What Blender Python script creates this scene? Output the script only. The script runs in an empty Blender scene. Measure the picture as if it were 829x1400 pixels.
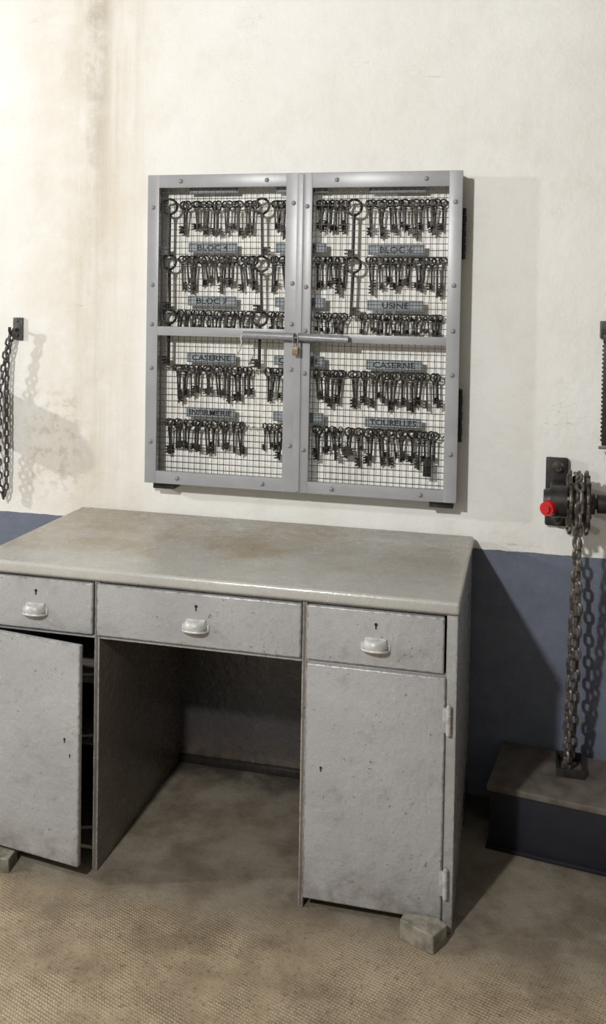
import bpy, bmesh, math, random
from mathutils import Vector, Matrix, Euler
random.seed(7)
D=bpy.data; SC=bpy.context.scene
COL=SC.collection
ORG={}
SC.view_settings.view_transform='Standard'

# ---------------- materials ----------------
def srgb(r,g,b):
    def l(v):
        v/=255.
        return v/12.92 if v<=.04045 else ((v+.055)/1.055)**2.4
    return (l(r),l(g),l(b),1)

class NT:
    def __init__(s,name):
        s.m=D.materials.new(name); s.m.use_nodes=True; s.t=s.m.node_tree
        s.b=s.t.nodes['Principled BSDF']; s.n=s.t.nodes; s.l=s.t.links
    def new(s,t,**k):
        n=s.n.new(t)
        for a,v in k.items(): setattr(n,a,v)
        return n
    def link(s,a,b): s.l.new(a,b)
    def coord(s,kind='Object',scale=(1,1,1)):
        c=s.new('ShaderNodeTexCoord'); m=s.new('ShaderNodeMapping'); m.inputs['Scale'].default_value=scale
        s.link(c.outputs[kind],m.inputs[0]); return m.outputs[0]
    def noise(s,vec,scale,detail=4,rough=.55):
        n=s.new('ShaderNodeTexNoise'); n.inputs['Scale'].default_value=scale
        n.inputs['Detail'].default_value=detail; n.inputs['Roughness'].default_value=rough
        s.link(vec,n.inputs['Vector']); return n.outputs[0]
    def ramp(s,fac,a,b,ca=(0,0,0,1),cb=(1,1,1,1)):
        r=s.new('ShaderNodeValToRGB'); e=r.color_ramp.elements
        e[0].position=a;e[1].position=b;e[0].color=ca;e[1].color=cb
        s.link(fac,r.inputs[0]); return r.outputs[0]
    def mix(s,fac,a,b,mode='MIX'):
        m=s.new('ShaderNodeMix',data_type='RGBA',blend_type=mode)
        for i,v in ((0,fac),(6,a),(7,b)):
            if isinstance(v,(int,float)): m.inputs[i].default_value=v
            elif isinstance(v,tuple): m.inputs[i].default_value=v
            else: s.link(v,m.inputs[i])
        return m.outputs[2]
    def math(s,op,a,b=0.,c=None):
        m=s.new('ShaderNodeMath',operation=op)
        for i,v in enumerate((a,b) if c is None else (a,b,c)):
            if isinstance(v,(int,float)): m.inputs[i].default_value=v
            else: s.link(v,m.inputs[i])
        return m.outputs[0]
    def rng(s,v,a,b,c,d):
        mr=s.new('ShaderNodeMapRange',interpolation_type='SMOOTHSTEP'); s.link(v,mr.inputs[0])
        for i,k in enumerate((a,b,c,d)): mr.inputs[i+1].default_value=k
        return mr.outputs[0]
    def bump(s,h,strength=.3,dist=.002,prev=None):
        b=s.new('ShaderNodeBump'); b.inputs['Strength'].default_value=strength; b.inputs['Distance'].default_value=dist
        s.link(h,b.inputs['Height'])
        if prev is not None: s.link(prev,b.inputs['Normal'])
        return b.outputs[0]
    def out(s,col=None,rough=.5,metal=0,normal=None,spec=None):
        for k,v in (('Base Color',col),('Roughness',rough),('Metallic',metal),('Normal',normal),('Specular IOR Level',spec)):
            if v is None: continue
            if isinstance(v,(int,float,tuple)): s.b.inputs[k].default_value=v
            else: s.link(v,s.b.inputs[k])
        return s.m

def simple(name,c1,c2,scale=20,rough=.5,metal=0,bs=.3,bd=.001,bscale=None,coord='Object'):
    n=NT(name); v=n.coord(coord); a=n.noise(v,scale,5,.6)
    col=n.mix(n.ramp(a,.38,.62),c1,c2)
    h=n.noise(v,bscale or scale*4,3)
    return n.out(col,rough,metal,n.bump(h,bs,bd))

def wall_mat(name,stain=True):
    n=NT(name); c=n.new('ShaderNodeNewGeometry'); P=c.outputs['Position']
    sx=n.new('ShaderNodeSeparateXYZ'); n.link(P,sx.inputs[0]); x,y,z=sx.outputs
    big=n.noise(P,1.3,5,.6); mid=n.noise(P,7,6,.65)
    col=n.mix(n.ramp(big,.35,.7),srgb(230,230,227),srgb(221,219,213))
    col=n.mix(n.math('MULTIPLY',n.ramp(mid,.5,.72),.32),col,srgb(202,198,189))
    sp=n.noise(P,38,3,.7)
    col=n.mix(n.math('MULTIPLY',n.ramp(sp,.70,.78),.45),col,srgb(120,110,95))
    m=n.new('ShaderNodeMapping'); m.inputs['Scale'].default_value=(2.2,1,9); m.inputs['Rotation'].default_value=(0,.5,0); n.link(P,m.inputs[0])
    sc=n.noise(m.outputs[0],2.2,2,.5); sl=n.math('ABSOLUTE',n.math('SUBTRACT',sc,.5))
    scr=n.math('MULTIPLY',n.math('LESS_THAN',sl,.0022),n.ramp(n.noise(P,2.4,2,.5),.58,.66))
    col=n.mix(n.math('MULTIPLY',scr,.30),col,srgb(120,108,88))
    if stain:
        m=n.new('ShaderNodeMapping'); m.inputs['Scale'].default_value=(11,1,.7); n.link(P,m.inputs[0])
        st=n.noise(m.outputs[0],1.0,6,.7)
        patch=n.noise(P,5,6,.72)
        xw=n.math('ADD',x,n.math('MULTIPLY',n.math('SUBTRACT',patch,.5),.10))
        def band(c0,w,soft):
            d=n.math('ABSOLUTE',n.math('SUBTRACT',xw,c0)); return n.rng(d,w,w+soft,1,0)
        zr=lambda a,b,va,vb:n.rng(z,a,b,va,vb)
        s3=n.math('MULTIPLY',n.math('MULTIPLY',band(-.01,.12,.18),n.ramp(patch,.3,.65)),zr(.7,1.6,.45,.38))
        col=n.mix(s3,col,srgb(200,187,163))
        s1=n.math('MULTIPLY',n.math('MULTIPLY',band(.035,.05,.10),n.ramp(st,.36,.66)),zr(.9,2.2,.38,.52))
        col=n.mix(s1,col,srgb(180,168,144))
        s2=n.math('MULTIPLY',n.math('MULTIPLY',band(.03,.010,.055),n.ramp(patch,.36,.6)),zr(1.6,2.3,.06,.5))
        col=n.mix(s2,col,srgb(140,128,106))
        s4=n.math('MULTIPLY',n.math('MULTIPLY',band(.165,.012,.04),n.ramp(st,.35,.65)),zr(1.2,2.3,.1,.40))
        col=n.mix(s4,col,srgb(180,168,144))
        s5=n.math('MULTIPLY',n.math('MULTIPLY',n.rng(n.math('ABSOLUTE',n.math('SUBTRACT',x,-.12)),.05,.16,1,0),n.rng(n.math('ABSOLUTE',n.math('SUBTRACT',z,.98)),.1,.25,1,0)),n.ramp(n.noise(P,30,5,.7),.5,.6))
        col=n.mix(n.math('MULTIPLY',s5,.45),col,srgb(182,166,150))
    dc=n.mix(n.ramp(mid,.35,.7),srgb(110,116,131),srgb(93,99,115))
    dc=n.mix(n.math('MULTIPLY',n.ramp(n.noise(P,60,3,.7),.62,.74),.5),dc,srgb(142,145,151))
    dc=n.mix(n.math('MULTIPLY',n.ramp(n.noise(P,14,5,.75),.58,.68),.35),dc,srgb(128,130,136))
    e=n.math('ADD',z,n.math('MULTIPLY',n.math('SUBTRACT',n.noise(P,25,3),.5),.008))
    mk_=n.math('LESS_THAN',e,.7387)
    col=n.mix(mk_,col,dc)
    bn=n.bump(n.noise(P,9,4,.6),.28,.02); bn=n.bump(n.noise(P,45,4,.65),.22,.005,bn); bn=n.bump(n.noise(P,160,3,.7),.25,.002,bn)
    return n.out(col,.75,0,bn,.3)

def floor_mat():
    n=NT('floor_concrete'); c=n.new('ShaderNodeNewGeometry'); P=c.outputs['Position']
    sx=n.new('ShaderNodeSeparateXYZ'); n.link(P,sx.inputs[0])
    a=n.noise(P,1.9,6,.68); b=n.noise(P,8,7,.72); d=n.noise(P,85,4,.7)
    col=n.mix(n.ramp(a,.35,.66),srgb(150,134,111),srgb(122,108,89))
    col=n.mix(n.math('MULTIPLY',n.ramp(b,.42,.64),.7),col,srgb(170,154,129))
    col=n.mix(n.math('MULTIPLY',n.ramp(n.noise(P,3.3,6,.7),.50,.64),.6),col,srgb(94,81,65))
    col=n.mix(n.math('MULTIPLY',n.ramp(d,.54,.66),.6),col,srgb(72,61,49))
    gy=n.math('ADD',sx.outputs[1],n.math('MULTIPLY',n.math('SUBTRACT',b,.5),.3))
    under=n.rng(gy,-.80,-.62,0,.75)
    grey_mix=n.mix(n.ramp(n.noise(P,6,6,.7),.42,.6),srgb(128,123,113),srgb(92,86,76))  # greyer floor colour from the desk front back to the wall
    col=n.mix(under,col,grey_mix)
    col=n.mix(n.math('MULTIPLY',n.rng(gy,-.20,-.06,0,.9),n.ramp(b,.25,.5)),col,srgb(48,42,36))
    m=n.new('ShaderNodeMapping'); m.inputs['Rotation'].default_value=(0,0,.35); n.link(P,m.inputs[0])
    w1=n.new('ShaderNodeTexWave'); w1.inputs['Scale'].default_value=40; w1.bands_direction='X'; w1.inputs['Distortion'].default_value=1.2
    w2=n.new('ShaderNodeTexWave'); w2.inputs['Scale'].default_value=40; w2.bands_direction='Y'; w2.inputs['Distortion'].default_value=1.2
    n.link(m.outputs[0],w1.inputs[0]); n.link(m.outputs[0],w2.inputs[0])
    g=n.math('MULTIPLY',w1.outputs[1],w2.outputs[1])
    gm=n.math('MULTIPLY',n.math('MULTIPLY',g,n.ramp(n.noise(P,5,5,.7),.36,.56)),n.math('SUBTRACT',1.,under))
    col=n.mix(n.math('MULTIPLY',gm,.42),col,srgb(196,180,154))
    bn=n.bump(gm,.5,.003); bn=n.bump(d,.5,.003,bn); bn=n.bump(b,.3,.012,bn)
    rg=n.ramp(b,.3,.7,(.30,.30,.30,1),(.62,.62,.62,1))
    return n.out(col,rg,0,bn,.45)

def desk_mat(name,top=False,base=(158,158,158),dirt=(120,116,108),edge=0.):
    n=NT(name); c=n.new('ShaderNodeNewGeometry'); P=c.outputs['Position']
    a=n.noise(P,3,5,.6); b=n.noise(P,24,6,.68); sp=n.noise(P,85,3,.75); cl=n.noise(P,9,3,.6)
    sx=n.new('ShaderNodeSeparateXYZ'); n.link(P,sx.inputs[0])
    col=n.mix(n.ramp(a,.4,.7),srgb(*base),srgb(base[0]-14,base[1]-14,base[2]-13))
    col=n.mix(n.math('MULTIPLY',n.ramp(b,.56,.72),.18 if top else .40),col,srgb(*dirt))
    if top:
        sn=n.new('ShaderNodeSeparateXYZ'); n.link(c.outputs['Normal'],sn.inputs[0])
        up=n.math('GREATER_THAN',sn.outputs[2],.7)
        t=n.noise(P,2.6,7,.66)
        yw=n.math('ADD',sx.outputs[1],n.math('MULTIPLY',n.math('SUBTRACT',t,.5),.7))
        fr=n.rng(yw,-.56,-.30,.05,1)
        xf=n.rng(sx.outputs[0],.75,1.25,1,.55)
        k=n.math('MULTIPLY',n.math('MULTIPLY',n.ramp(t,.34,.60),.85),n.math('MULTIPLY',n.math('MULTIPLY',fr,xf),up))
        col=n.mix(k,col,srgb(144,128,100))
        k=n.math('MULTIPLY',n.math('MULTIPLY',n.ramp(n.noise(P,3.4,6,.68),.50,.64),.55),n.math('MULTIPLY',fr,up))
        col=n.mix(k,col,srgb(112,96,70))
        col=n.mix(n.math('MULTIPLY',n.ramp(sp,.68,.74),.3),col,srgb(90,80,66))
    else:
        col=n.mix(n.math('MULTIPLY',n.ramp(n.math('ADD',sp,n.math('MULTIPLY',n.math('SUBTRACT',cl,.5),.3)),.665,.715),.7),col,srgb(70,65,60))
        col=n.mix(n.math('MULTIPLY',n.rng(sx.outputs[2],.0,.16,.7,0),n.ramp(b,.35,.62)),col,srgb(96,82,64))
    if edge: col=n.mix(n.math('MULTIPLY',n.ramp(n.noise(P,60,5,.75),.46,.60),edge),col,srgb(70,62,54))
    bn=n.bump(n.noise(P,38,4,.6),.3 if top else .6,.004); bn=n.bump(b,.25 if top else .45,.004,bn); bn=n.bump(sp,.3,.0015,bn)
    rg=n.ramp(b,.3,.7,(.20,.20,.20,1),(.36,.36,.36,1))
    return n.out(col,rg,.0,bn,.8)

M={}
M['wall']=wall_mat('whitewashed_plaster'); 
M['wall2']=simple('bare_concrete_wall',srgb(148,146,141),srgb(126,124,119),3,.85)
M['ceil']=simple('ceiling_concrete',srgb(160,159,155),srgb(140,139,135),3,.85)
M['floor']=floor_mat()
M['desk']=desk_mat('desk_grey_enamel',False,(160,160,161)); M['desktop']=desk_mat('desk_top_grimy_enamel',True,(174,173,168))
M['edge']=desk_mat('desk_worn_edge',False,(158,158,157),(110,103,94),.5)
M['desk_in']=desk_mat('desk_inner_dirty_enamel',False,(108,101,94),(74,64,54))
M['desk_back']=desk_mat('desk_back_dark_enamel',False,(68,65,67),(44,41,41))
M['gap_shade']=simple('gap_shade_black',srgb(24,21,20),srgb(38,32,28),30,.25,0,.5,.003,60)  # near-black colour standing in for the shade of a gap
M['handle']=simple('handle_worn_paint',srgb(188,188,186),srgb(160,159,157),60,.34,.0,.35,.0015,90)
M['hinge']=simple('hinge_worn_paint',srgb(172,172,170),srgb(146,145,143),60,.36,.0,.35,.0015,90)
M['black']=simple('black_iron',srgb(36,35,36),srgb(54,51,49),40,.42,.3,.4,.001)
M['dark']=simple('keyhole_black',srgb(14,13,12),srgb(24,22,20),40,.7)
M['key']=simple('aged_steel_key',srgb(50,46,44),srgb(27,25,24),90,.42,.4,.3,.0006)
M['key2']=simple('tarnished_key',srgb(72,64,56),srgb(42,37,33),90,.42,.4,.3,.0006)
M['frame']=simple('cabinet_grey_paint',srgb(152,153,156),srgb(143,144,147),7,.34,0,.25,.001,40)
M['rivet']=simple('rivet_grey_paint',srgb(136,137,140),srgb(122,123,126),60,.3,0,.25,.001,40)
M['wire']=simple('dark_wire',srgb(44,43,42),srgb(32,31,30),40,.5,.2)
M['cream']=simple('cream_board',srgb(244,243,238),srgb(236,234,226),6,.7)
M['plate']=simple('slate_label_plate',srgb(146,154,160),srgb(134,142,149),30,.6,0)
M['ink']=simple('label_ink',srgb(26,28,32),srgb(34,36,40),30,.6)
M['brass']=simple('padlock_dull_brass',srgb(138,122,92),srgb(112,98,74),60,.42,.4)
M['steel']=simple('padlock_steel',srgb(170,170,172),srgb(140,140,142),60,.3,.7)
M['red']=simple('red_paint',srgb(196,34,38),srgb(168,24,30),50,.35)
M['rust']=simple('worn_steel_chain',srgb(124,118,111),srgb(74,68,62),70,.40,.4,.5,.001,160)
M['wheel']=simple('worn_iron_wheel',srgb(104,97,90),srgb(50,46,43),45,.42,.4,.5,.001,120)
M['chain']=simple('grey_chain',srgb(92,90,89),srgb(58,56,54),70,.45,.4,.4,.001,160)
M['navy']=simple('dark_navy_painted_steel',srgb(22,22,34),srgb(15,15,25),12,.5,.0)
M['boxtop']=simple('dusty_brown_lid',srgb(108,100,93),srgb(82,75,69),16,.5,0,.4,.002,50)
M['stone']=simple('rough_concrete_block',srgb(136,131,119),srgb(98,92,81),28,.85,0,.8,.004,60)
M['shade']=simple('lamp_enamel',srgb(220,220,215),srgb(205,205,200),10,.4)

# ---------------- mesh helpers ----------------
def box(bm,x0,x1,y0,y1,z0,z1,bev=0,seg=2,mat=None,emat=0):
    vs=[bm.verts.new((x,y,z)) for x in (x0,x1) for y in (y0,y1) for z in (z0,z1)]
    fs=[(0,1,3,2),(4,6,7,5),(0,4,5,1),(2,3,7,6),(0,2,6,4),(1,5,7,3)]
    faces=[bm.faces.new([vs[i] for i in f]) for f in fs]
    if mat is not None: bmesh.ops.transform(bm,matrix=mat,verts=vs)
    if bev:
        ed=set(e for f in faces for e in f.edges)
        bmesh.ops.bevel(bm,geom=list(ed),offset=bev,segments=seg,profile=.6,affect='EDGES',material=emat if emat else -1)
def cyl(bm,p,q,r,r2=None,seg=16,cap=True):
    p=Vector(p);q=Vector(q);d=q-p
    m=Matrix.Translation((p+q)/2)@d.to_track_quat('Z','Y').to_matrix().to_4x4()
    bmesh.ops.create_cone(bm,cap_ends=cap,segments=seg,radius1=r,radius2=r if r2 is None else r2,depth=d.length,matrix=m)
def tube(bm,pts,r,seg=8,closed=False):
    pts=[Vector(p) for p in pts]; n=len(pts); rings=[]
    up=None
    for i,p in enumerate(pts):
        a=pts[(i-1)%n] if (closed or i>0) else p; b=pts[(i+1)%n] if (closed or i<n-1) else p
        t=(b-a).normalized()
        if up is None:
            up=Vector((0,1,0)) if abs(t.y)<.9 else Vector((1,0,0))
        s=t.cross(up).normalized(); up=s.cross(t).normalized()
        rings.append([bm.verts.new(p+(s*math.cos(2*math.pi*k/seg)+up*math.sin(2*math.pi*k/seg))*r) for k in range(seg)])
    m=n if closed else n-1
    for i in range(m):
        A=rings[i];B_=rings[(i+1)%n]
        for k in range(seg):
            bm.faces.new((A[k],A[(k+1)%seg],B_[(k+1)%seg],B_[k]))
    if not closed:
        bm.faces.new(rings[0][::-1]); bm.faces.new(rings[-1])
def ring(bm,c,R,r,axis='Y',seg=20,s2=8,sx=1,sz=1):
    c=Vector(c); pts=[]
    for i in range(seg):
        a=2*math.pi*i/seg; u=R*math.cos(a)*sx; v=R*math.sin(a)*sz
        pts.append(c+Vector({'Y':(u,0,v),'X':(0,u,v),'Z':(u,v,0)}[axis]))
    tube(bm,pts,r,s2,True)
def ball(bm,c,sx,sy,sz,u=14,v=8):
    m=Matrix.Translation(c)@Matrix.Diagonal((sx,sy,sz,1))
    return bmesh.ops.create_uvsphere(bm,u_segments=u,v_segments=v,radius=1,matrix=m)['verts']

def wloc(o): return ORG.get(o.name,Vector((0,0,0)))
def mk(name,bm,mat,parent=None,origin=None,smooth=35,label=None,cat=None,group=None,kind=None):
    me=D.meshes.new(name)
    bmesh.ops.recalc_face_normals(bm,faces=bm.faces)
    if origin is None:
        xs=[v.co.x for v in bm.verts];ys=[v.co.y for v in bm.verts];zs=[v.co.z for v in bm.verts]
        origin=Vector(((min(xs)+max(xs))/2,(min(ys)+max(ys))/2,min(zs) if parent is None else (min(zs)+max(zs))/2))
    origin=Vector(origin)
    bmesh.ops.translate(bm,verts=bm.verts,vec=-origin)
    bm.to_mesh(me); bm.free()
    mats=mat if isinstance(mat,list) else [mat]
    for m in mats: me.materials.append(m)
    if smooth:
        for p in me.polygons: p.use_smooth=True
        try: me.set_sharp_from_angle(angle=math.radians(smooth))
        except Exception: pass
    o=D.objects.new(name,me); COL.objects.link(o)
    ORG[o.name]=origin
    if parent is not None:
        o.parent=parent; o.location=origin-wloc(parent)
    else: o.location=origin
    tag(o,label,cat,group,kind)
    return o
def tag(o,label=None,cat=None,group=None,kind=None):
    if label:o['label']=label
    if cat:o['category']=cat
    if group:o['group']=group
    if kind:o['kind']=kind
def empty(name,loc,label,cat,group=None):
    o=D.objects.new(name,None); o.empty_display_size=.05; COL.objects.link(o); o.location=loc; ORG[o.name]=Vector(loc)
    tag(o,label,cat,group); return o
def B(): return bmesh.new()
def bx(name,dims,mat,parent=None,bev=.001,emat=0,**k):
    bm=B(); box(bm,*dims,bev=bev,emat=emat); return mk(name,bm,mat,parent,**k)

# ---------------- room ----------------
bx('wall_back',(-3.6,4.0,0,.15,0,2.9),M['wall'],bev=0,kind='structure',smooth=0)
bx('wall_left',(-3.75,-3.6,-4.6,.15,0,2.9),M['wall2'],bev=0,kind='structure',smooth=0)
bx('wall_right',(4.0,4.15,-4.6,.15,0,2.9),M['wall2'],bev=0,kind='structure',smooth=0)
bx('wall_front',(-3.75,4.15,-4.75,-4.6,0,2.9),M['wall2'],bev=0,kind='structure',smooth=0)
bx('floor',(-3.75,4.15,-4.75,.15,-.12,0),M['floor'],bev=0,kind='structure',smooth=0)
bx('ceiling',(-3.75,4.15,-4.75,.15,2.9,3.0),M['ceil'],bev=0,kind='structure',smooth=0)

# ---------------- desk ----------------
W=1.256; YF=-.640; YB=-.022
DE=[M['desk'],M['edge']]
desk=empty('desk',(W/2,-.33,0),'grey painted steel pedestal desk with kneehole against the wall','desk')
bm=B(); box(bm,-.002,W+.002,YF-.004,YB,.750,.781,bev=.009,seg=3); mk('desk_top',bm,M['desktop'],desk,label='grimy brown-stained grey desk top')
def panels(name,lst,mat,bev=.0015,**k):
    bm=B()
    for d in lst: box(bm,*d,bev=bev,emat=1 if isinstance(mat,list) else 0)
    return mk(name,bm,mat,desk,**k)
bx('side_panel',(1.228,1.254,YF+.006,YB-.002,.001,.7495),DE,desk,.003,1)
bx('side_panel',(.0,.026,YF+.006,YB-.002,.001,.7495),DE,desk,.003,1)
DI=[M['desk_in'],M['edge']]
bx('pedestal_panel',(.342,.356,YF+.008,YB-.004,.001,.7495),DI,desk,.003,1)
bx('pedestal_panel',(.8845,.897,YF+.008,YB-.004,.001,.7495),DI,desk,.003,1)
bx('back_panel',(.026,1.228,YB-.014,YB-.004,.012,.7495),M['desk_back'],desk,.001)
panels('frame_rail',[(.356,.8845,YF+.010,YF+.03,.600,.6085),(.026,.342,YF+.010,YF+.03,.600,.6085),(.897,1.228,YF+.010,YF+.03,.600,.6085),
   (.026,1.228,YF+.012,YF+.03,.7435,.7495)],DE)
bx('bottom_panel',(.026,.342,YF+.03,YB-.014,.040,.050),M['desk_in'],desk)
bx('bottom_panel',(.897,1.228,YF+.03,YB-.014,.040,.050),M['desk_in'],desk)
bx('base_rail',(.356,.8845,YB-.034,YB-.0145,.001,.022),M['gap_shade'],desk,label='black strip painting the shaded gap at the foot of the back panel')  # rail coloured black to paint the dark gap below the panel
bx('shelf',(.027,.341,YF+.07,YB-.015,.455,.463),M['desk_in'],desk)
bx('shelf',(.027,.341,YF+.07,YB-.015,.29,.298),M['desk_in'],desk)

def cup_pull(parent,x,z,y):
    bm=B()
    ball(bm,(x,y,z-.001),.031,.026,.021,28,16)
    def cut(co,no):
        g=bm.verts[:]+bm.edges[:]+bm.faces[:]
        r=bmesh.ops.bisect_plane(bm,geom=g,plane_co=co,plane_no=no,clear_outer=True)
        bmesh.ops.holes_fill(bm,edges=[e for e in r['geom_cut'] if isinstance(e,bmesh.types.BMEdge)])
    cut((x,y,z-.012),(0,-.25,-1)); cut((x,y,z+.014),(0,-.12,1)); cut((x,y+.001,z),(0,1,0))
    pts=[(x+.032*math.cos(a),y-.026*math.sin(a),z-.012+.004*math.sin(a)) for a in [math.pi*i/16 for i in range(17)]]
    tube(bm,pts,.0028,8)
    box(bm,x-.035,x+.035,y-.0028,y+.001,z-.014,z+.004,bev=.0014)
    box(bm,x-.026,x+.026,y-.0045,y+.001,z+.011,z+.0165,bev=.0018)
    mk('handle',bm,M['handle'],parent,label='worn pale grey cup-shaped pull')
def keyhole(parent,x,z,y,s=1):
    bm=B(); cyl(bm,(x,y+.001,z+.003*s),(x,y-.0012,z+.003*s),.0038*s,seg=14)
    box(bm,x-.0016*s,x+.0016*s,y-.0012,y+.001,z-.008*s,z+.002*s)
    mk('keyhole',bm,M['dark'],parent,label='black keyhole slot')
def drawer(x0,x1,hx,z0=.610,z1=.7415):
    bm=B(); box(bm,x0,x1,YF,YF+.018,z0,z1,bev=.0045,seg=3,emat=1)
    a=x0+.008;b=x1-.008
    for d in ((a,a+.006,YF+.018,-.10,z0+.006,z1-.02),(b-.006,b,YF+.018,-.10,z0+.006,z1-.02),(a,b,-.106,-.10,z0+.006,z1-.02),(a,b,YF+.018,-.10,z0+.004,z0+.009)):
        box(bm,*d)
    o=mk('drawer',bm,DE,desk)
    cup_pull(o,hx,.663,YF-.0005); keyhole(o,hx,.708,YF)
    return o
drawer(.030,.3395,.181); drawer(.3505,.8835,.617); drawer(.8975,1.2235,1.064)
bm=B(); box(bm,.8985,1.229,YF-.003,YF+.014,.031,.6025,bev=.0045,seg=3,emat=1)
dr=mk('door',bm,DE,desk); keyhole(dr,.938,.352,YF-.003,.8)
def hinge(parent,x,z,y,mat):
    bm=B(); cyl(bm,(x,y,z-.033),(x,y,z+.033),.006,seg=12)
    for k in (-.012,.012): 
        ring(bm,(x,y,z+k),.0062,.0009,'Z',14,6)
    ball(bm,(x,y,z+.034),.004,.004,.003,10,6); ball(bm,(x,y,z-.034),.004,.004,.003,10,6)
    box(bm,x-.014,x-.002,y-.001,y+.004,z-.029,z+.029,bev=.001)
    mk('hinge',bm,mat,parent,label='pale painted barrel hinge')
hinge(dr,1.237,.505,YF-.003,M['hinge']); hinge(dr,1.237,.122,YF-.003,M['hinge'])
bm=B(); box(bm,.026,.342,YF-.018,YF-.002,.047,.6045,bev=.0045,seg=3,emat=1)
dl=mk('door',bm,DE,desk,origin=(.026,YF-.002,.3),label='grey steel door standing ajar')
keyhole(dl,.300,.362,YF-.018,.8); keyhole(dl,.316,.325,YF-.018,.6)
hinge(dl,.022,.505,YF-.014,M['hinge']); hinge(dl,.022,.122,YF-.014,M['hinge'])
dl.rotation_euler=(0,0,-math.radians(8))

def polyblock(name,pts,zt,label):
    bm=B(); lo=[bm.verts.new((x,y,0.0005)) for x,y in pts]; hi=[bm.verts.new((x*.98+.02*pts[0][0],y,h)) for (x,y),h in zip(pts,zt)]
    bm.faces.new(lo[::-1]);bm.faces.new(hi)
    n=len(pts)
    for i in range(n): bm.faces.new((lo[i],lo[(i+1)%n],hi[(i+1)%n],hi[i]))
    bmesh.ops.bevel(bm,geom=bm.edges[:],offset=.002,segments=1,affect='EDGES')
    return mk(name,bm,M['stone'],label=label,cat='block',smooth=20)
polyblock('concrete_block',[(1.138,-.679),(1.219,-.714),(1.247,-.664),(1.224,-.647),(1.145,-.647)],[.045,.043,.042,.044,.044],'rough grey concrete block wedged under the desk corner')
polyblock('concrete_block',[(.03,-.71),(.145,-.698),(.14,-.648),(.035,-.648)],[.036,.036,.034,.036],'low grey concrete block beneath the ajar desk door')

# ---------------- key cabinet ----------------
cx0,cx1,cz0,cz1=.243,1.208,.888,1.846; CF=-.09; DY=-.068
cab=empty('key_cabinet',(.7255,-.045,cz0),'grey wall-mounted key cabinet with two wire mesh doors','key cabinet')
bm=B()
for d in ((cx0+.004,cx0+.018,DY,-.001,cz0+.004,cz1-.004),(cx1-.018,cx1-.004,DY,-.001,cz0+.004,cz1-.004),
          (cx0+.018,cx1-.018,DY,-.001,cz1-.018,cz1-.004),(cx0+.018,cx1-.018,DY,-.001,cz0+.004,cz0+.018)):
    box(bm,*d,bev=.001)
mk('cabinet_body',bm,M['frame'],cab)
bx('back_board',(cx0+.018,cx1-.018,-.012,-.002,cz0+.018,cz1-.018),M['cream'],cab,0,label='cream white back board')
for (a,b) in ((.261,.331),(1.128,1.198)):
    bx('mounting_foot',(a,b,-.062,-.002,.866,.8915),M['black'],cab,.002,label='black iron mounting foot')
for (a,b) in ((1.593,1.742),(1.06,1.215)):
    bm=B()
    n=7; h=(b-a)/n
    for i in range(n):
        cyl(bm,(1.2115,-.050,a+i*h+.0008),(1.2115,-.050,a+(i+1)*h-.0008),.0085 if i%2 else .0072,seg=12)
    box(bm,1.2055,1.2095,-.045,-.012,a,b,bev=.001)
    for z in (a+.02,b-.02,(a+b)/2): ball(bm,(1.2095,-.028,z),.004,.006,.006,10,6)
    mk('hinge',bm,M['black'],cab,label='black iron barrel hinge')
def door(x0,x1,ox0,ox1,oz0,oz1,r0,r1):
    bm=B(); z0=cz0;z1=cz1
    box(bm,x0,ox0,CF,DY-.001,z0,z1,bev=.002); box(bm,ox1,x1,CF,DY-.001,z0,z1,bev=.002)
    box(bm,ox0-.001,ox1+.001,CF+.0004,DY-.001,oz1,z1,bev=.002); box(bm,ox0-.001,ox1+.001,CF+.0004,DY-.001,z0,oz0,bev=.002)
    box(bm,ox0-.001,ox1+.001,CF+.0008,CF+.008,r0,r1,bev=.001)
    o=mk('cabinet_door',bm,M['frame'],cab)
    bm=B(); p=.0190; t=.0008; y=-.0765
    x=ox0+.008
    while x<ox1: box(bm,x-t,x+t,y-t,y+t,oz0-.005,oz1+.005); x+=p
    z=oz0+.010
    while z<oz1: box(bm,ox0-.005,ox1+.005,y-3*t,y-t,z-t,z+t); z+=p
    mk('wire_mesh',bm,M['wire'],o,smooth=0,label='dark square wire mesh')
    L=[]
    for fx in (.22,.78): L+= [(x0+(x1-x0)*fx,(oz1+z1)/2),(x0+(x1-x0)*fx,(z0+oz0)/2)]
    for z in (z1-.10,z1-.34,(r0+r1)/2+.02,z0+.36,z0+.13): L+=[((x0+ox0)/2,z),((x1+ox1)/2,z+.01)]
    for (x,z) in L:
        bm=B(); ball(bm,(x,CF+.0002,z),.0072,.005,.0072,12,8); mk('rivet',bm,M['rivet'],o)
    return o
dL=door(cx0,.7345,.281,.687,.927,1.806,1.350,1.378)
dR=door(.7375,cx1,.768,1.170,.923,1.801,1.343,1.367)
bx('closing_strip',(.722,.7415,CF-.0035,CF-.0002,cz0+.004,cz1-.004),M['frame'],dL,.001)
bm=B(); y=CF-.020; z=1.357
cyl(bm,(.566,y,z+.002),(.725,y,z),.0115,seg=16); cyl(bm,(.737,y,z),(.888,y,z-.004),.0115,seg=16)
for x in (.60,.70,.76,.86): box(bm,x-.007,x+.007,y,CF+.002,z-.009,z+.009,bev=.001)
box(bm,.722,.7245,y-.014,y+.012,z-.018,z+.012,bev=.001); box(bm,.7375,.740,y-.014,y+.012,z-.018,z+.012,bev=.001)
mk('locking_bar',bm,M['rivet'],cab,label='grey painted sliding lock bar')
bm=B(); tube(bm,[(.566,y,z+.004),(.560,y-.004,z-.004),(.563,y-.006,z-.022),(.556,y-.004,z-.045),(.545,y,z-.06)],.0028,8)
mk('bar_hook',bm,M['handle'],cab)
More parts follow.
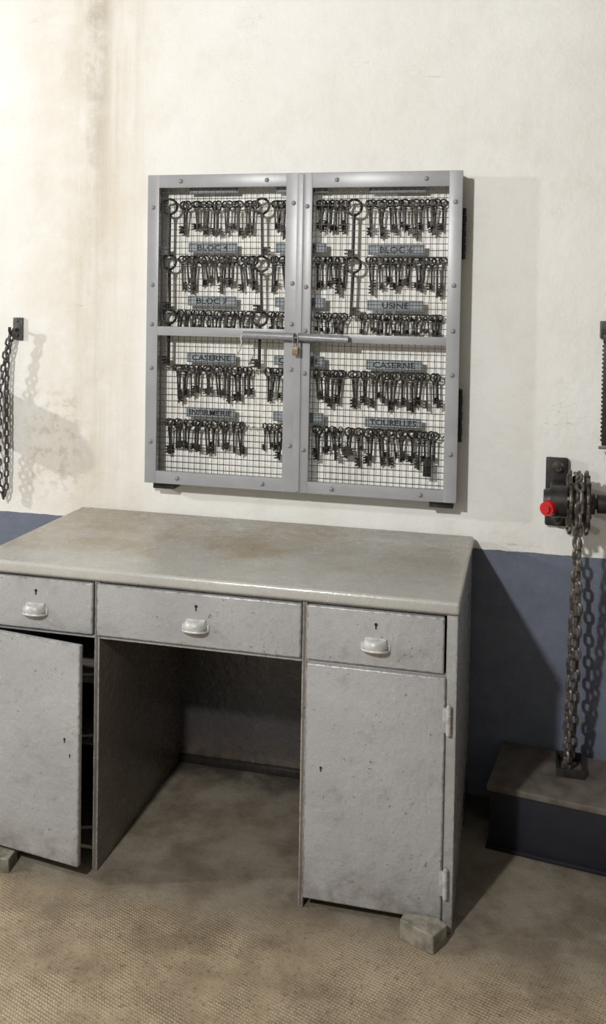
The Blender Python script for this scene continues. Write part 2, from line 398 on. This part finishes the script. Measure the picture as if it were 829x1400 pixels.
pad=empty('padlock',(.731,y-.006,1.303),'small dull brass padlock hanging on the cabinet lock bar','padlock')
bm=B(); box(bm,.7215,.7405,y-.014,y,1.303,1.329,bev=.003,seg=3); mk('lock_body',bm,M['brass'],pad)
bm=B(); tube(bm,[(.7245,y-.007,1.328)]+[(.731-.0065*math.cos(a),y-.007,1.350+.0065*math.sin(a)) for a in [math.pi*i/8 for i in range(9)]]+[(.7375,y-.007,1.328)],.0022,8)
mk('shackle',bm,M['steel'],pad,label='steel shackle')

rows=[1.765,1.595,1.425,1.252,1.080]
cols=[(.365,.524),(.646,.805),(.932,1.099)]
texts={0:['','',''],1:['BLOC 4','BLOC 5','BLOC 6'],2:['BLOC 7','BLOC 8','USINE'],3:['CASERNE','CASERNE','CASERNE'],4:['INFIRMERIE','','TOURELLES']}
platez=[1.808,1.624,1.459,1.282,1.111]
def text_mesh(s,w,h):
    c=D.curves.new('t','FONT'); c.body=s; c.size=.024; c.align_x='CENTER'; c.align_y='CENTER'; c.extrude=.0003; c.offset=.0004; c.resolution_u=3
    t=D.objects.new('t',c); COL.objects.link(t); bpy.context.view_layer.update()
    dg=bpy.context.evaluated_depsgraph_get(); me=D.meshes.new_from_object(t.evaluated_get(dg)); D.objects.remove(t); D.curves.remove(c)
    bm=bmesh.new(); bm.from_mesh(me); D.meshes.remove(me)
    bmesh.ops.rotate(bm,verts=bm.verts,matrix=Matrix.Rotation(math.pi/2,3,'X'))
    xs=[v.co.x for v in bm.verts];zs=[v.co.z for v in bm.verts]
    cxm=(min(xs)+max(xs))/2;czm=(min(zs)+max(zs))/2; k=min(w/(max(xs)-min(xs)),1.25); kz=h/(max(zs)-min(zs))
    for v in bm.verts: v.co.x=(v.co.x-cxm)*k; v.co.z=(v.co.z-czm)*kz
    return bm
for ri,rz in enumerate(rows):
    bm=B(); box(bm,cx0+.022,cx1-.022,-.020,-.0125,rz-.012,rz-.004,bev=.001)
    mk('hook_rail',bm,M['cream'],cab,label='thin cream painted hook rail')
    bm=B(); x=cx0+.04
    while x<cx1-.03:
        tube(bm,[(x,-.018,rz-.008),(x,-.050,rz-.009),(x,-.056,rz-.004)],.0012,6); x+=.0215
    mk('hook_row',bm,M['wire'],cab,label='row of small dark wire hooks',kind='stuff')
    for ci,(a,b) in enumerate(cols):
        z=platez[ri]-(0.004 if ci==2 else 0)
        bm=B(); box(bm,a,b,-.0505,-.0480,z-.0155,z+.0155,bev=.0005)
        box(bm,a+.03,a+.034,-.0481,-.0125,z+.004,z+.010); box(bm,b-.034,b-.03,-.0481,-.0125,z+.004,z+.010)
        pl=mk('name_plate',bm,M['plate'],cab,label='slate grey name plate')
        bm=B(); t=.0010; y0=-.0513;y1=-.0502
        for d in ((a+.003,b-.003,y0,y1,z+.0125,z+.0125+t),(a+.003,b-.003,y0,y1,z-.0125-t,z-.0125),(a+.003,a+.003+t,y0,y1,z-.0125,z+.0125),(b-.003-t,b-.003,y0,y1,z-.0125,z+.0125)): box(bm,*d)
        mk('plate_border',bm,M['ink'],pl,smooth=0)
        s=texts[ri][ci]
        if s:
            bm=text_mesh(s,.138,.0175); bmesh.ops.translate(bm,verts=bm.verts,vec=((a+b)/2,-.0512,z))
            mk('lettering',bm,M['ink'],pl,smooth=0,label='dark lettering reading '+s)

def key_mesh(L,R,bitw,bith,style,mat,r=.0032):
    bm=B()
    if style==0: ring(bm,(0,0,-R),R,r*.85,'Y',20,7)
    elif style==1: ring(bm,(0,0,-R*.8),R*.85,r*.85,'Y',20,7,1.25,.9)
    else:
        ring(bm,(0,0,-R*.9),R*.95,r*.75,'Y',18,7,.95,1.0)
        for s in (-1,1): ring(bm,(s*R*.55,0,-R*1.65),R*.35,r*.6,'Y',12,6)
    top=-2*R+.001
    cyl(bm,(0,0,top),(0,0,-L),r,r*.92,seg=10)
    for z in (top-.003,top-.010): cyl(bm,(0,0,z-.002),(0,0,z+.002),r*1.6,seg=10)
    z1=-L+.004; z0=z1+bith
    box(bm,r*.3,bitw*.6,-.002,.002,z1,z0)
    h=bith/5
    for i in (0,2,4): box(bm,bitw*.55,bitw,-.002,.002,z1+i*h,z1+(i+1)*h)
    me=D.meshes.new('key'); bmesh.ops.recalc_face_normals(bm,faces=bm.faces); bm.to_mesh(me); bm.free(); me.materials.append(mat)
    for p in me.polygons:p.use_smooth=True
    me.set_sharp_from_angle(angle=math.radians(40)); return me
KM=[key_mesh(.106,.0135,.016,.020,0,M['key']),key_mesh(.098,.013,.018,.018,1,M['key']),key_mesh(.090,.0125,.016,.019,2,M['key2']),
    key_mesh(.114,.0135,.014,.024,1,M['key2']),key_mesh(.101,.0115,.017,.022,0,M['key']) ]
KS=[key_mesh(.068,.0115,.012,.013,0,M['key'],.0027),key_mesh(.062,.011,.013,.012,1,M['key2'],.0027),key_mesh(.073,.0105,.012,.015,2,M['key'],.0027)]
KB=key_mesh(.178,.023,.026,.026,0,M['key'],.0048)
def put(me,x,y,z,rz,ry,name,label,group):
    o=D.objects.new(name,me); COL.objects.link(o); o.location=(x,y,z); o.rotation_euler=(0,ry,rz)
    tag(o,label,'key',group); return o
LBL=['old steel key with round bow hanging on a hook','old steel key with oval bow hanging on a hook','tarnished brown key with pierced bow on a hook','long tarnished brown key with oval bow on a hook','old dark steel key with wide toothed bit on a hook']
segs={0:[(.335,.585,15),(.628,.682,4),(.772,.865,7),(.92,1.158,15)],
      1:[(.333,.585,16),(.628,.682,4),(.772,.865,7),(.925,1.158,15)],
      2:[(.320,.578,20),(.622,.682,5),(.772,.868,8),(.905,1.155,19)],
      3:[(.318,.572,16),(.618,.682,5),(.772,.862,7),(.882,1.152,18)],
      4:[(.288,.552,17),(.612,.682,5),(.772,.858,7),(.870,1.148,18)]}
ords=['top','second','third','fourth','lowest']
for ri,rz in enumerate(rows):
    for (a,b,n) in segs[ri]:
        for i in range(n):
            x=a+(b-a)*(i+.5)/n+random.uniform(-.003,.003)
            ang=random.choice([1,-1])*math.radians(random.uniform(5,55))+(math.pi if random.random()<.5 else 0)
            if ri==2: k=random.randrange(3); me=KS[k]; lab=['small steel key with round bow on a hook','small tarnished key with oval bow on a hook','small steel key with pierced bow on a hook'][k]
            else: k=random.randrange(5); me=KM[k]; lab=LBL[k]
            o=put(me,x,-.032-.010*(i%2)+random.uniform(-.002,.002),rz+.004,ang,math.radians(random.uniform(-7,7)),'key',lab,'keys on the %s rail of the cabinet'%ords[ri])
            s=random.uniform(.86,1.05)
            if ri==4: s*=random.choice([1,1,1,.8])
            o.scale=(s,s,s)
for (x,z) in ((.306,1.774),(.306,1.602),(.308,1.432),(.604,1.774),(.604,1.598),(.603,1.432),(.890,1.768),(.890,1.597)):
    put(KB,x,-.061,z,random.uniform(-.25,.25)+ (math.pi if random.random()<.5 else 0),random.uniform(-.03,.03),'key','very long iron key with large ring bow','long iron keys with large ring bows')
bm=B(); cyl(bm,(.880,-.062,1.017),(.880,-.060,1.017),.016,seg=20); ring(bm,(.880,-.061,1.036),.005,.001,'Y',12,6)
tube(bm,[(.880,-.061,1.040),(.880,-.060,1.078)],.0008,6)
mk('key_tag',bm,M['key2'],label='round dark metal tag hanging among the keys',cat='tag')
bm=B(); box(bm,1.108,1.132,-.064,-.061,.955,1.005,bev=.001); ring(bm,(1.12,-.0625,1.009),.005,.001,'Y',12,6); tube(bm,[(1.12,-.0625,1.013),(1.12,-.060,1.078)],.0008,6)
mk('key_tag',bm,M['key'],label='rectangular dark metal tag hanging among the keys',cat='tag')

# ---------------- chains ----------------
def add_link(bm,c,t,side,L,Wd,r):
    t=Vector(t).normalized(); side=Vector(side); side=(side-t*side.dot(t)).normalized()
    a=(L-Wd)/2; R=Wd/2-r; pts=[]
    for i in range(7):
        th=math.pi*i/6; pts.append(Vector(c)+t*(a+R*math.sin(th))+side*(R*math.cos(th)))
    for i in range(7):
        th=math.pi*i/6; pts.append(Vector(c)-t*(a+R*math.sin(th))-side*(R*math.cos(th)))
    tube(bm,pts,r,7,True)
def chain(path,L,Wd,r,tw=.6):
    bm=B(); P=[Vector(p) for p in path]
    seg=[(P[i+1]-P[i]).length for i in range(len(P)-1)]; tot=sum(seg); pitch=L-2.1*r
    n=int(tot/pitch)
    for k in range(n+1):
        s=min(k*pitch,tot-1e-6); i=0
        while s>seg[i] and i<len(seg)-1: s-=seg[i]; i+=1
        c=P[i].lerp(P[i+1],s/seg[i]); t=P[i+1]-P[i]
        a=tw+(math.pi/2 if k%2 else 0)+random.uniform(-.15,.15)
        ref=Vector((1,0,0)) if abs(t.normalized().x)<.9 else Vector((0,0,1))
        u=(ref-t.normalized()*ref.dot(t.normalized())).normalized(); v=t.normalized().cross(u)
        add_link(bm,c,t,u*math.cos(a)+v*math.sin(a),L,Wd,r)
    return bm
hk=empty('wall_hook',(-.249,-.03,1.32),'dark iron wall hook holding a grey chain','hook')
bm=B(); box(bm,-.266,-.232,-.012,-.001,1.318,1.392,bev=.002); 
for z in (1.332,1.380): ball(bm,(-.249,-.012,z),.005,.004,.005,10,6)
mk('hook_plate',bm,M['chain'],hk)
bm=B(); tube(bm,[(-.249,-.010,1.352),(-.249,-.040,1.350),(-.249,-.056,1.338),(-.249,-.060,1.350),(-.249,-.060,1.362)],.005,8); mk('hook_arm',bm,M['black'],hk)
pts=[(-.243,-.050,1.345),(-.262,-.050,1.27),(-.268,-.045,1.15),(-.266,-.042,.95),(-.268,-.042,.83),(-.278,-.042,.795),(-.290,-.042,.83),(-.296,-.044,.95),(-.290,-.048,1.15),(-.268,-.052,1.28),(-.251,-.050,1.345)]
mk('hanging_chain',chain(pts,.030,.020,.0036),M['chain'],label='grey steel chain loop hanging from a wall hook',cat='chain')
hk=empty('wall_bracket',(1.62,-.03,1.07),'black iron wall bracket with a flat hanging bar','bracket')
bm=B(); box(bm,1.598,1.660,-.05,-.001,1.372,1.422,bev=.003); box(bm,1.604,1.650,-.064,-.05,1.360,1.385,bev=.002); mk('bracket_head',bm,M['black'],hk)
bm=B(); box(bm,1.606,1.640,-.058,-.048,1.072,1.371,bev=.0015)
z=1.085
while z<1.36: box(bm,1.6025,1.607,-.057,-.049,z,z+.006,bev=.0008); z+=.012
mk('flat_bar',bm,M['black'],hk,label='flat black toothed iron bar')
bm=B(); cyl(bm,(1.598,-.053,1.066),(1.645,-.053,1.066),.0045,seg=10); mk('pin',bm,M['steel'],hk,label='small steel pin')

def hoist(ox,oz,label):
    AY=-.14; AZ=.925
    T=Vector((ox,0,oz))
    ho=empty('chain_wheel',Vector((1.54,-.10,.93))+T,label,'chain wheel')
    def add(name,bm,mat,**k):
        bmesh.ops.translate(bm,verts=bm.verts,vec=T); return mk(name,bm,mat,ho,**k)
    bm=B(); box(bm,1.458,1.520,-.024,-.001,.828,1.025,bev=.006,seg=3)
    add('wall_plate',bm,M['black'])
    for z in (.848,1.000):
        bm=B(); cyl(bm,(1.491,-.024,z),(1.491,-.030,z),.017,seg=24); cyl(bm,(1.491,-.030,z),(1.491,-.044,z),.0115,seg=6); add('bolt',bm,M['wheel'])
    bm=B()
    box(bm,1.470,1.508,AY-.010,-.020,AZ-.036,AZ+.036,bev=.008,seg=3)
    cyl(bm,(1.468,AY,AZ),(1.512,AY,AZ),.044,seg=28); cyl(bm,(1.450,AY,AZ),(1.470,AY,AZ),.030,.036,seg=28)
    add('bearing_housing',bm,M['black'])
    bm=B()
    for (xa,xb) in ((1.516,1.523),(1.560,1.567)): cyl(bm,(xa,AY,AZ),(xb,AY,AZ),.078,seg=36)
    cyl(bm,(1.523,AY,AZ),(1.560,AY,AZ),.052,seg=28)
    for k in range(10):
        th=2*math.pi*k/10; m=Matrix.Translation((1.5415,AY,AZ))@Matrix.Rotation(th,4,'X')
        for (xa,xb) in ((-.0265,-.0175),(.0175,.0265)): box(bm,xa,xb,-.011,.011,.060,.088,bev=.003,mat=m)
        for (xa,xb) in ((-.031,-.0255),(.0255,.031)): box(bm,xa,xb,-.005,.005,.025,.076,bev=.0015,mat=m)
    cyl(bm,(1.512,AY,AZ),(1.585,AY,AZ),.030,seg=20)
    add('wheel',bm,M['wheel'])
    bm=B(); cyl(bm,(1.455,AY,AZ),(1.90,AY,AZ),.016,seg=20); cyl(bm,(1.592,AY,AZ),(1.625,AY,AZ),.026,seg=24); cyl(bm,(1.86,AY,AZ),(1.90,AY,AZ),.026,seg=24)
    add('shaft',bm,M['black'])
    bm=B(); box(bm,1.862,1.898,AY,-.001,AZ-.03,AZ+.03,bev=.004); add('bearing_bracket',bm,M['black'])
    bm=B(); d=Vector((-.45,-.89,0)).normalized(); c=Vector((1.466,AY-.036,AZ-.012))
    cyl(bm,c,c+d*.020,.0215,.0195,seg=24); cyl(bm,c+d*.020,c+d*.028,.012,seg=6); add('cap_nut',bm,M['red'],label='red painted cap nut')
hoist(0,0,'worn iron wall-mounted chain wheel on bolted black plate')
AY=-.14; AZ=.925
pts=[(1.527,-.145,.192),(1.532,-.200,.60),(1.5405,AY-.078,.925)]
for i in range(1,12):
    th=math.pi*i/12; pts.append((1.5415,AY-.076*math.cos(th),AZ+.076*math.sin(th)))
pts+=[(1.5425,AY+.076,.925),(1.552,-.085,.60),(1.545,-.105,.192)]
mk('drive_chain',chain(pts,.041,.029,.0049,.5),M['rust'],label='worn grey steel chain looped over the iron wheel',cat='chain')

# floor box
R=Matrix.Translation((1.324,-.262,0))@Matrix.Rotation(-math.radians(8.5),4,'Z')
fb=empty('floor_box',(1.55,-.16,0),'low dark navy steel box with dusty brown lid','box')
bm=B(); box(bm,0,.62,0,.252,.001,.158,bev=.002,mat=R); box(bm,-.006,.626,-.008,.252,.001,.012,bev=.001,mat=R); mk('box_body',bm,M['navy'],fb)
bm=B(); box(bm,-.006,.626,-.008,.256,.1585,.176,bev=.003,mat=R); mk('lid',bm,M['boxtop'],fb,label='dusty brown lid')
bm=B(); 
for d in ((1.501,1.506,-.175,-.075,.176,.20),(1.570,1.575,-.175,-.075,.176,.20),(1.501,1.575,-.178,-.173,.176,.20),(1.501,1.575,-.077,-.072,.176,.20)): box(bm,*d,bev=.001)
mk('chain_guide',bm,M['black'],fb,label='black steel chain guide')

# unseen pulley-shaped caster added beside the small chain (its shadow falls across the plaster)
pb=empty('shadow_caster',(-.36,-.10,1.08),'unseen dark pulley shape added beside the hanging chain to cast a shadow','pulley')
bm=B(); box(bm,-.42,-.33,-.015,-.001,.94,1.24,bev=.004); mk('wall_plate',bm,M['black'],pb)
bm=B(); box(bm,-.39,-.38,-.20,-.014,1.00,1.16,bev=.003); box(bm,-.35,-.34,-.20,-.014,1.00,1.16,bev=.003); mk('caster_arm',bm,M['black'],pb)
bm=B(); cyl(bm,(-.378,-.16,1.08),(-.352,-.16,1.08),.075,seg=32); cyl(bm,(-.40,-.16,1.08),(-.33,-.16,1.08),.012,seg=12); mk('caster_wheel',bm,M['wheel'],pb)

# ---------------- lamps ----------------
def lamp(name,loc,size,power,col,label):
    e=empty(name,loc,label,'lamp')
    bm=B(); cyl(bm,(loc[0],loc[1],loc[2]+.03),(loc[0],loc[1],loc[2]+.10),.11,.04,seg=28)
    cyl(bm,(loc[0],loc[1],loc[2]+.10),(loc[0],loc[1],2.899),.008,seg=8); mk('lamp_shade',bm,M['shade'],e)
    l=D.lights.new(name,'POINT'); l.energy=power; l.color=col; l.shadow_soft_size=size
    o=D.objects.new('bulb',l); COL.objects.link(o); o.parent=e; o.location=(0,0,-.03)
lamp('ceiling_lamp',(.28,-3.0,2.36),.06,258,(1,.99,.972),'white enamel ceiling lamp on a short rod')
lamp('ceiling_lamp',(-2.8,-1.75,2.10),.06,205,(1,.99,.975),'white enamel lamp hanging near the wall')

w=D.worlds.new('w'); SC.world=w; w.use_nodes=True; w.node_tree.nodes['Background'].inputs[0].default_value=(.05,.05,.06,1)

# ---------------- camera ----------------
ya,pi_,ro=.2385,.0268,.0164
r=Vector((math.cos(ya),math.sin(ya),0));fw=Vector((-math.sin(ya),math.cos(ya),0));u=Vector((0,0,1))
f2=fw*math.cos(pi_)-u*math.sin(pi_);u2=u*math.cos(pi_)+fw*math.sin(pi_)
r3=r*math.cos(ro)+u2*math.sin(ro);u3=-r*math.sin(ro)+u2*math.cos(ro)
cd=D.cameras.new('camera'); cam=D.objects.new('camera',cd); COL.objects.link(cam); SC.camera=cam
m=Matrix((( r3.x,u3.x,-f2.x),(r3.y,u3.y,-f2.y),(r3.z,u3.z,-f2.z))).to_4x4()
cam.matrix_world=Matrix.Translation((1.3813,-2.7734,1.4775))@m
cd.sensor_fit='VERTICAL'; cd.sensor_height=36; cd.sensor_width=24; cd.lens=1262.82*36/1400
cd.shift_y=-(700-439.19)/1400; cd.shift_x=(414.5-407.17)/1400; cd.clip_start=.05
